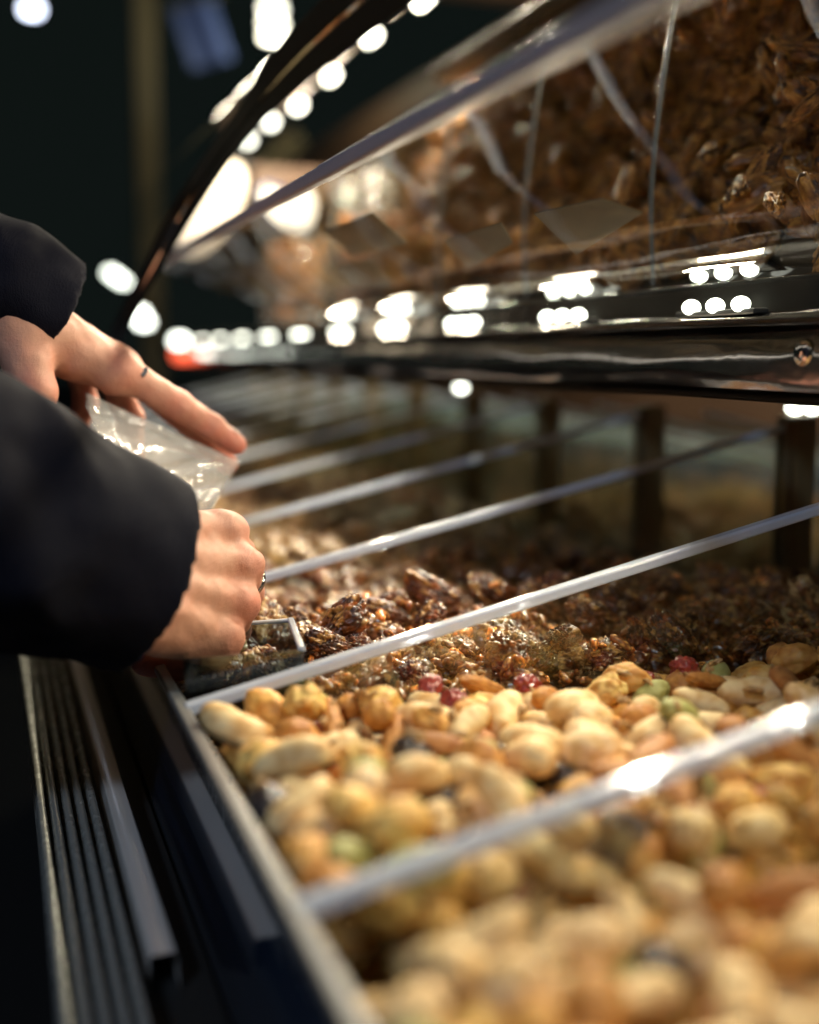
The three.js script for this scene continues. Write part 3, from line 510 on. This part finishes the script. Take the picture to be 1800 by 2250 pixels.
// ---------------------------------------------------------------- the customer
function surfaceNets(f, lo, hi, h) {
  const n = [0, 1, 2].map(k => Math.ceil((hi[k] - lo[k]) / h) + 1), [nx, ny, nz] = n, val = new Float32Array(nx * ny * nz), at = (i, j, k) => (k * ny + j) * nx + i;
  for (let k = 0; k < nz; k++) for (let j = 0; j < ny; j++) for (let i = 0; i < nx; i++) val[at(i, j, k)] = f(lo[0] + i * h, lo[1] + j * h, lo[2] + k * h);
  const vid = new Int32Array(nx * ny * nz).fill(-1), pos = [], idx = [];
  for (let k = 0; k < nz - 1; k++) for (let j = 0; j < ny - 1; j++) for (let i = 0; i < nx - 1; i++) {
    let c = 0, sx = 0, sy = 0, sz = 0; const v = []; for (let q = 0; q < 8; q++) v.push(val[at(i + (q & 1), j + (q >> 1 & 1), k + (q >> 2))]);
    const neg = v.filter(x => x < 0).length; if (!neg || neg === 8) continue;
    for (const [a, b] of [[0, 1], [2, 3], [4, 5], [6, 7], [0, 2], [1, 3], [4, 6], [5, 7], [0, 4], [1, 5], [2, 6], [3, 7]]) if ((v[a] < 0) !== (v[b] < 0)) { const t = v[a] / (v[a] - v[b]); c++; sx += (a & 1) + t * ((b & 1) - (a & 1)); sy += (a >> 1 & 1) + t * ((b >> 1 & 1) - (a >> 1 & 1)); sz += (a >> 2) + t * ((b >> 2) - (a >> 2)); }
    vid[at(i, j, k)] = pos.length / 3; pos.push(lo[0] + (i + sx / c) * h, lo[1] + (j + sy / c) * h, lo[2] + (k + sz / c) * h);
  }
  const quad = (a, b, c, d, flip) => { if (a < 0 || b < 0 || c < 0 || d < 0) return; flip ? idx.push(a, c, b, a, d, c) : idx.push(a, b, c, a, c, d); };
  for (let k = 1; k < nz - 1; k++) for (let j = 1; j < ny - 1; j++) for (let i = 1; i < nx - 1; i++) {
    const s = val[at(i, j, k)] < 0;
    if (s !== val[at(i + 1, j, k)] < 0) quad(vid[at(i, j - 1, k - 1)], vid[at(i, j, k - 1)], vid[at(i, j, k)], vid[at(i, j - 1, k)], !s);
    if (s !== val[at(i, j + 1, k)] < 0) quad(vid[at(i - 1, j, k - 1)], vid[at(i - 1, j, k)], vid[at(i, j, k)], vid[at(i, j, k - 1)], !s);
    if (s !== val[at(i, j, k + 1)] < 0) quad(vid[at(i - 1, j - 1, k)], vid[at(i, j - 1, k)], vid[at(i, j, k)], vid[at(i - 1, j, k)], !s);
  }
  const g = new THREE.BufferGeometry(); g.setAttribute('position', new THREE.Float32BufferAttribute(pos, 3)); g.setIndex(idx);
  const e = h * 0.7, nr = []; for (let i = 0; i < pos.length; i += 3) { const [x, y, z] = [pos[i], pos[i + 1], pos[i + 2]], a = f(x + e, y, z) - f(x - e, y, z), b = f(x, y + e, z) - f(x, y - e, z), c = f(x, y, z + e) - f(x, y, z - e), l = Math.hypot(a, b, c) || 1; nr.push(a / l, b / l, c / l); }
  const uv = []; for (let i = 0; i < pos.length; i += 3) uv.push(pos[i] + 0.6 * pos[i + 2], pos[i + 1] + 0.35 * pos[i + 2]);
  g.setAttribute('uv', new THREE.Float32BufferAttribute(uv, 2)); g.setAttribute('normal', new THREE.Float32BufferAttribute(nr, 3)); return g;
}
// a bone is [a, b, ra, rb]; the field is the smooth minimum of the tapered capsules
function field(bones, k) {
  const B = bones.map(([a, b, ra, rb, kk]) => ({ a, d: b.clone().sub(a), l: 1 / Math.max(1e-9, a.distanceToSquared(b)), ra, rb, kk: kk ?? k }));
  return (x, y, z) => {
    let s = 1e3; for (const { a, d, l, ra, rb, kk } of B) { const px = x - a.x, py = y - a.y, pz = z - a.z, t = clamp((px * d.x + py * d.y + pz * d.z) * l, 0, 1), q = Math.hypot(px - t * d.x, py - t * d.y, pz - t * d.z) - lerp(ra, rb, t); const h = Math.max(kk - Math.abs(s - q), 0) / kk; s = Math.min(s, q) - h * h * kk * 0.25; }
    return s;
  };
}
function boundsOf(bones, pad) { const lo = [1e3, 1e3, 1e3], hi = [-1e3, -1e3, -1e3]; for (const [a, b, ra, rb] of bones) for (const [p, r] of [[a, ra], [b, rb]]) p.toArray().forEach((v, k) => { lo[k] = Math.min(lo[k], v - r - pad); hi[k] = Math.max(hi[k], v + r + pad); }); return [lo, hi]; }
// hand: x towards the fingers, z out of the back of the hand; side = +1 when the thumb lies on z cross x
function handBones(o, X, Z, side, pose, scale = 1) {
  X = X.clone().normalize(); Z = Z.clone().addScaledVector(X, -Z.dot(X)).normalize(); const Y = Z.clone().cross(X).multiplyScalar(side);
  const W = (x, y, z) => o.clone().addScaledVector(X, x * scale).addScaledVector(Y, y * scale).addScaledVector(Z, z * scale), bones = [], tips = [], joints = [], nails = [];
  const base = [[0.088, 0.027, 0.000], [0.093, 0.007, 0.003], [0.088, -0.013, 0.001], [0.078, -0.031, -0.004]];
  const len = [[0.043, 0.026, 0.021], [0.047, 0.030, 0.022], [0.044, 0.028, 0.022], [0.035, 0.021, 0.019]], rad = [0.0092, 0.0094, 0.0088, 0.0078];
  base.forEach((b, i) => bones.push([W(0.006, b[1] * 0.62, -0.004), W(b[0] - 0.004, b[1], b[2] - 0.005), 0.0165 * scale, 0.0118 * scale, 0.012]));
  bones.push([W(0.02, 0.012, -0.012), W(0.06, 0.020, -0.012), 0.015 * scale, 0.011 * scale, 0.012], [W(0.02, -0.02, -0.012), W(0.06, -0.022, -0.012), 0.014 * scale, 0.010 * scale, 0.012]);
  bones.push([W(-0.018, 0.005, -0.004), W(0.0, 0.004, -0.002), 0.019 * scale, 0.0200 * scale, 0.016], [W(-0.018, -0.009, -0.004), W(0.0, -0.012, -0.003), 0.018 * scale, 0.0185 * scale, 0.016]);
  base.forEach((b, i) => {
    let p = W(...b), a = 0; const sp = pose.spread[i]; joints.push(p.clone());
    for (let k = 0; k < 3; k++) {
      a += pose.curl[i][k]; const dir = X.clone().multiplyScalar(Math.cos(a) * Math.cos(sp)).addScaledVector(Y, Math.sin(sp) * Math.cos(a)).addScaledVector(Z, -Math.sin(a)).normalize(), q = p.clone().addScaledVector(dir, len[i][k] * scale), r0 = rad[i] * (1.10 - 0.11 * k) * scale, r1 = rad[i] * (1.0 - 0.12 * k) * scale;
      bones.push([p, q, r0, r1, k ? 0.0035 : 0.008]); p = q; joints.push(p.clone());
    }
    nails.push([p.clone().addScaledVector(X, -0.0065 * Math.cos(a)).addScaledVector(Z, 0.0065 * Math.sin(a)), X.clone().multiplyScalar(Math.cos(a)).addScaledVector(Z, -Math.sin(a)), Z.clone().multiplyScalar(Math.cos(a)).addScaledVector(X, Math.sin(a)), rad[i] * 0.76 * scale]);
    tips.push(p);
    bones.push([W(0.03, b[1] * 0.7, 0.0085), W(b[0] - 0.006, b[1], b[2] + 0.0045), 0.0014 * scale, 0.0046 * scale, 0.007]);
    bones.push([W(b[0] - 0.003, b[1], b[2] + 0.003), W(b[0] + 0.003, b[1], b[2] + 0.003), 0.0082 * scale, 0.0082 * scale, 0.004]);
  });
  const T = pose.thumb.map(t => W(...t)); bones.push([T[0], T[1], 0.0165 * scale, 0.0125 * scale, 0.014], [T[1], T[2], 0.0112 * scale, 0.0100 * scale, 0.005], [T[2], T[3], 0.0098 * scale, 0.0078 * scale, 0.0035]); tips.push(T[3]); joints.push(T[1], T[2], T[3]);
  return { bones, tips, joints, nails, W };
}
function skinColors(g, warm, f) {
  const p = g.attributes.position, c = new Float32Array(p.count * 3);
  for (let i = 0; i < p.count; i++) { const x = p.getX(i), y = p.getY(i), z = p.getZ(i); let w = 0; for (const [q, r, k] of warm) w = Math.max(w, k * Math.exp(-((x - q.x) ** 2 + (y - q.y) ** 2 + (z - q.z) ** 2) / (r * r))); const n = 0.5 + 0.5 * fbm(x * 70, y * 70, z * 70, 3); w = clamp(w + 0.55 * (n - 0.5), 0, 1); [[0.60, 0.54], [0.315, 0.14], [0.215, 0.092]].forEach(([a, b], k) => { c[3 * i + k] = lerp(a, b, w) * (0.93 + 0.12 * n); }); }
  g.setAttribute('color', new THREE.BufferAttribute(c, 3)); return g;
}
const skinMat = phy({ vertexColors: true, roughness: 0.52, bumpMap: pore, bumpScale: 0.0004, sheen: 0.25, sheenRoughness: 0.5, sheenColor: col(0.8, 0.4, 0.3) });
// left hand (far): holds the bag, straight index finger over the thumb
const wristL = V(-0.0720, 1.1450, -0.589), handL = handBones(wristL, V(0.78, -0.56, -0.28), V(0.52, 0.84, 0.05), -1, {
  curl: [[-0.08, 0.04, 0.06], [0.05, 0.10, 0.08], [0.5, 0.4, 0.2], [0.75, 0.6, 0.3]], spread: [0.02, 0.02, 0, -0.03],
  thumb: [[0.022, 0.024, -0.012], [0.046, 0.046, -0.038], [0.062, 0.050, -0.066], [0.076, 0.046, -0.090]] }, 0.95);
// right hand (near): fist round the handle of the scoop
const wristR = V(-0.0333, 1.0139, -0.4210), handR = handBones(wristR, V(0.816, -0.25, -0.51), V(0.45, 0.45, 0.77), 1, {
  curl: [[0.62, 1.25, 0.8], [0.74, 1.3, 0.8], [0.84, 1.3, 0.8], [0.92, 1.25, 0.8]], spread: [0.05, 0.01, -0.04, -0.09],
  thumb: [[0.020, 0.024, -0.010], [0.050, 0.040, -0.028], [0.078, 0.030, -0.046], [0.100, 0.012, -0.050]] }, 0.96);
{
  const t = thing('person', 'person in a dark navy coat scooping candied nuts into a clear bag', 'person', [-0.42, 0, -0.50]);
  const off = t.position.clone().negate(), skin = [];
  for (const h of [handL, handR]) {
    const [lo, hi] = boundsOf(h.bones, 0.012); const f = field(h.bones, 0.005), g = surfaceNets((x, y, z) => f(x, y, z) + 0.0007 * fbm(x * 95, y * 95, z * 95, 2), lo, hi, 0.0022);
    skinColors(g, [...h.joints.map(p => [p, 0.013, 0.8]), ...h.tips.map(p => [p, 0.020, 0.95])]); skin.push(g);
  }
  const shR = V(-0.40, 1.36, -0.31), elR = V(-0.25, 1.125, -0.37), shL = V(-0.40, 1.36, -0.69), elL = V(-0.26, 1.158, -0.595), neck = V(-0.40, 1.45, -0.50), head = V(-0.345, 1.60, -0.49);
  const hb = [[head.clone().add(V(-0.02, 0.03, 0)), head.clone().add(V(0.0, 0.02, 0)), 0.085, 0.082, 0.03], [head.clone().add(V(0.03, -0.055, 0)), head.clone().add(V(0.045, -0.06, 0)), 0.05, 0.035, 0.04], [head.clone().add(V(0.072, -0.01, 0)), head.clone().add(V(0.094, -0.03, 0)), 0.010, 0.013, 0.012], [head.clone().add(V(0.072, -0.062, -0.016)), head.clone().add(V(0.072, -0.062, 0.016)), 0.010, 0.010, 0.012], [head.clone().add(V(-0.005, 0, 0.084)), head.clone().add(V(-0.012, -0.02, 0.086)), 0.014, 0.010, 0.01], [head.clone().add(V(-0.005, 0, -0.084)), head.clone().add(V(-0.012, -0.02, -0.086)), 0.014, 0.010, 0.01], [neck, head.clone().add(V(-0.03, -0.08, 0)), 0.058, 0.052, 0.04]];
  const bodyBones = [[shR, elR, 0.045, 0.038], [elR, wristR, 0.026, 0.020], [shL, elL, 0.045, 0.038], [elL, wristL, 0.026, 0.020], [shR, shL, 0.06, 0.06], [neck, V(-0.42, 1.0, -0.5), 0.09, 0.12], [V(-0.42, 1.0, -0.5), V(-0.42, 0.92, -0.5), 0.13, 0.14], [V(-0.42, 0.92, -0.41), V(-0.41, 0.48, -0.40), 0.085, 0.055], [V(-0.41, 0.48, -0.40), V(-0.44, 0.09, -0.40), 0.055, 0.038], [V(-0.42, 0.92, -0.59), V(-0.41, 0.48, -0.60), 0.085, 0.055], [V(-0.41, 0.48, -0.60), V(-0.44, 0.09, -0.60), 0.055, 0.038]];
  { const [lo, hi] = boundsOf(hb, 0.02); skin.push(skinColors(surfaceNets(field(hb, 0.02), lo, hi, 0.005), [])); }
  { const [lo, hi] = boundsOf(bodyBones, 0.03); skin.push(skinColors(surfaceNets(field(bodyBones, 0.04), lo, hi, 0.014), [])); }
  const bodyG = mergeGeometries(skin.map(g => { const q = g; return q; }), false); bodyG.translate(off.x, off.y, off.z);
  part('body', bodyG, skinMat, t);
  // eyes and hair
  for (const s of [-1, 1]) part('eye', new THREE.SphereGeometry(0.011, 16, 12).translate(head.x + 0.068 + off.x, head.y + 0.004, head.z + 0.032 * s + off.z), std({ color: col(0.5, 0.48, 0.45), roughness: 0.2 }), t);
  { const b = [[head.clone().add(V(-0.035, 0.045, 0)), head.clone().add(V(0.0, 0.06, 0)), 0.088, 0.075], [head.clone().add(V(-0.06, 0, 0)), head.clone().add(V(-0.07, -0.12, 0)), 0.075, 0.06]], [lo, hi] = boundsOf(b, 0.02), f0 = field(b, 0.04); part('hair', surfaceNets((x, y, z) => f0(x, y, z) + 0.006 * N3(x * 30, y * 8, z * 60), lo, hi, 0.006).translate(off.x, off.y, off.z), std({ color: col(0.025, 0.015, 0.01), roughness: 0.5 }), t); }
  // coat: torso and sleeves, open at the cuffs
  const cuffR = V(-0.0125, 1.003, -0.4370), cuffL = V(-0.043, 1.1255, -0.598), midR = V(-0.078, 1.036, -0.418);
  const coat = [[shR, elR, 0.098, 0.085], [elR, midR, 0.076, 0.056, 0.012], [midR, cuffR, 0.056, 0.047, 0.012], [shL, elL, 0.092, 0.078], [elL, wristL, 0.045, 0.037, 0.012], [wristL, cuffL, 0.038, 0.039, 0.010], [shR, shL, 0.09, 0.09], [V(-0.41, 1.36, -0.5), V(-0.43, 0.86, -0.5), 0.135, 0.175], [V(-0.42, 1.25, -0.42), V(-0.43, 0.82, -0.40), 0.12, 0.13], [V(-0.42, 1.25, -0.58), V(-0.43, 0.82, -0.60), 0.12, 0.13], [neck, neck.clone().add(V(0, 0.01, 0)), 0.078, 0.072]];
  const f0 = field(coat, 0.045), axisR = cuffR.clone().sub(midR).normalize(), axisL = cuffL.clone().sub(wristL).normalize();
  const cut = (p, c, ax, x, y, z, r) => { const dx = x - c.x, dy = y - c.y, dz = z - c.z, s = dx * ax.x + dy * ax.y + dz * ax.z; const q = Math.hypot(dx - s * ax.x, dy - s * ax.y, dz - s * ax.z); return Math.hypot(dx, dy, dz) < 0.14 ? [s, q] : null; };
  const cf = (x, y, z) => {
    let s = f0(x, y, z) + (0.009 * fbm(x * 9 + 3, y * 13, z * 9, 3) + 0.006 * Math.abs(N3(x * 30, y * 14 + x * 20, z * 14))) * smooth(0.0, -0.06, x) + 0.0022 * fbm(x * 26, y * 30, z * 26, 2);
    for (const [c, ax, r] of [[cuffR, axisR, 0.036], [cuffL, axisL, 0.026]]) { const k = cut(s, c, ax, x, y, z, r); if (!k) continue; s = Math.max(s, k[0] - 0.004 + 0.0014 * N3(x * 40, y * 40, z * 40)); s = Math.max(s, -Math.max(k[1] - r, -k[0] - 0.035)); }
    return s;
  };
  const [lo, hi] = boundsOf(coat, 0.03); lo[1] = 0.60;
  const sleeveLo = [-0.17, 0.90, -0.82], coatMat = phy({ color: col(0.005, 0.006, 0.013), specularIntensity: 0.22, roughness: 0.85, sheen: 0.35, sheenRoughness: 0.5, sheenColor: col(0.03, 0.035, 0.09), bumpMap: fine, bumpScale: 0.0006 });
  const seam = -0.14, fore = surfaceNets(cf, [seam, 0.88, -0.76], [0.06, 1.28, -0.32], 0.004), rest = surfaceNets(cf, lo, [seam + 0.008, hi[1], hi[2]], 0.0085);
  part('coat', mergeGeometries([rest, fore]).translate(off.x, off.y, off.z), coatMat, t);
  const jb = [[V(-0.42, 0.93, -0.5), V(-0.42, 0.90, -0.5), 0.155, 0.16], [V(-0.42, 0.90, -0.41), V(-0.40, 0.48, -0.40), 0.105, 0.078], [V(-0.40, 0.48, -0.40), V(-0.44, 0.07, -0.40), 0.078, 0.062], [V(-0.42, 0.90, -0.59), V(-0.40, 0.48, -0.60), 0.105, 0.078], [V(-0.40, 0.48, -0.60), V(-0.44, 0.07, -0.60), 0.078, 0.062]], jf = field(jb, 0.04), [jl, jh] = boundsOf(jb, 0.03);
  part('jeans', surfaceNets((x, y, z) => jf(x, y, z) + 0.008 * fbm(x * 12, y * 16, z * 12, 3), jl, jh, 0.012).translate(off.x, off.y, off.z), std({ color: col(0.05, 0.09, 0.20), roughness: 0.9 }), t);
  for (const z of [-0.40, -0.60]) part('shoe', new RoundedBoxGeometry(0.27, 0.09, 0.10, 4, 0.04).translate(-0.39 + off.x, 0.045, z + off.z), M.dark, t);
  for (const h of [handL, handR]) for (const [p, d, n, r] of h.nails) {
    const g = new THREE.SphereGeometry(1, 14, 10).scale(r * 0.85, r * 0.26, r * 0.66), y = n.clone().cross(d), m = new THREE.Matrix4().makeBasis(d, n, y.negate());
    g.applyMatrix4(m); const c = p.clone().addScaledVector(n, r * 0.86).add(off); part('nail', g.translate(c.x, c.y, c.z), M.nail, t);
  }
  // ring, wrist bracelet and the small heart inked on the index finger
  const rj = handR.joints[4].clone().lerp(handR.joints[5], 0.45);
  part('ring', new THREE.TorusGeometry(0.0098, 0.0017, 10, 28).lookAt(handR.joints[5].clone().sub(handR.joints[4])).translate(rj.x + off.x, rj.y + off.y, rj.z + off.z), M.mirror, t);
  const bead = new THREE.SphereGeometry(0.0038, 12, 8), beads = []; for (let k = 0; k < 22; k++) { const a = k / 22 * Math.PI * 2, ax = handR.W(0.012, Math.cos(a) * 0.031, -0.004 + Math.sin(a) * 0.0235); beads.push(bead.clone().translate(ax.x + off.x, ax.y + off.y, ax.z + off.z)); }
  part('bracelet', merge(beads), M.mirror, t);
  const hs = new THREE.Shape(); hs.moveTo(0, -0.0036); hs.bezierCurveTo(-0.0052, 0.0006, -0.0039, 0.0046, 0, 0.0018); hs.bezierCurveTo(0.0039, 0.0046, 0.0052, 0.0006, 0, -0.0036);
  const hg = new THREE.ExtrudeGeometry(hs, { depth: 0.0012, bevelEnabled: false }), hp = handL.joints[0].clone().lerp(handL.joints[1], 0.30), toCam = camera.position.clone().sub(hp).normalize().add(V(0.25, 0.75, 0)).normalize();
  hg.lookAt(toCam); hp.addScaledVector(toCam, 0.0092); part('heart_tattoo', hg.translate(hp.x + off.x, hp.y + off.y, hp.z + off.z), std({ color: col(0.05, 0.06, 0.08), roughness: 0.6 }), t);
}
// ---------------------------------------------------------------- clear bag in the far hand
{
  const apex = handL.tips[0].clone().lerp(handL.tips[1], 0.45).add(V(0.002, -0.004, 0.012)), film = phy({ color: col(0.90, 0.90, 0.88), transmission: 0.76, thickness: 0, roughness: 0.12, ior: 1.5, side: THREE.DoubleSide });
  const t = thing('plastic_bag', 'thin clear plastic bag pinched between the fingers of the raised hand', 'plastic bag', apex.toArray());
  const corner = [V(-0.022, 1.082, -0.577), V(-0.010, 0.990, -0.530), V(0.034, 1.002, -0.562)].map(p => p.sub(apex));
  const sheet = (bulge, seed) => { const n = 48, pos = [], idx = [];
    for (let i = 0; i <= n; i++) for (let j = 0; j <= n; j++) { const r = Math.pow(i / n, 0.9), a = j / n, rim = a < 0.5 ? corner[0].clone().lerp(corner[1], a * 2) : corner[1].clone().lerp(corner[2], a * 2 - 1), p = rim.multiplyScalar(r); const w = (0.009 * N3(a * 10 + seed, r * 1.6, seed) + 0.005 * N3(a * 26, r * 4, seed + 4) + 0.0016 * N3(a * 70, r * 14, seed)) * r + bulge * Math.sin(a * Math.PI) * Math.sin(r * Math.PI * 0.8); p.z += w; p.x += w * 0.3; pos.push(p.x, p.y, p.z); }
    for (let i = 0; i < n; i++) for (let j = 0; j < n; j++) { const a = i * (n + 1) + j; idx.push(a, a + 1, a + n + 1, a + 1, a + n + 2, a + n + 1); }
    const g = new THREE.BufferGeometry(); g.setAttribute('position', new THREE.Float32BufferAttribute(pos, 3)); g.setIndex(idx); g.computeVertexNormals(); return g; };
  part('film_front', sheet(0.016, 1.3), film, t); part('film_back', sheet(-0.016, 6.1), film, t);
}
// ---------------------------------------------------------------- clear scoop in the near hand
{
  const t = thing('acrylic_scoop', 'clear plastic scoop held in the fist over the third tray', 'scoop', [0.037, 0.944, -0.445]);
  const w = 0.062, L = 0.052, h = 0.024, m = phy({ color: col(0.55, 0.62, 0.66), transmission: 1, thickness: 0, roughness: 0.05, ior: 1.49, side: THREE.DoubleSide });
  part('bowl', merge([box(L, 0.0025, w, 0, 0, 0), box(0.0025, h, w, -L / 2, h / 2, 0), box(L, h, 0.0025, 0, h / 2, w / 2), box(L, h, 0.0025, 0, h / 2, -w / 2), box(0.0025, h, w, L / 2, h / 2, 0)]), m, t);
  part('edge', merge([box(L, 0.002, 0.0028, 0, h, -w / 2 - 0.0002, 0.0008), box(0.0036, 0.003, w, L / 2 + 0.0002, h + 0.0002, 0, 0.001)]), M.acrylicEdge, t);
  part('handle', new THREE.CapsuleGeometry(0.0065, 0.026, 8, 18).rotateX(-0.6).translate(-0.017, 0.034, -0.022), m, t);
  t.rotation.set(0.0, -0.16, 0.03);
}
renderer.render(scene, camera);
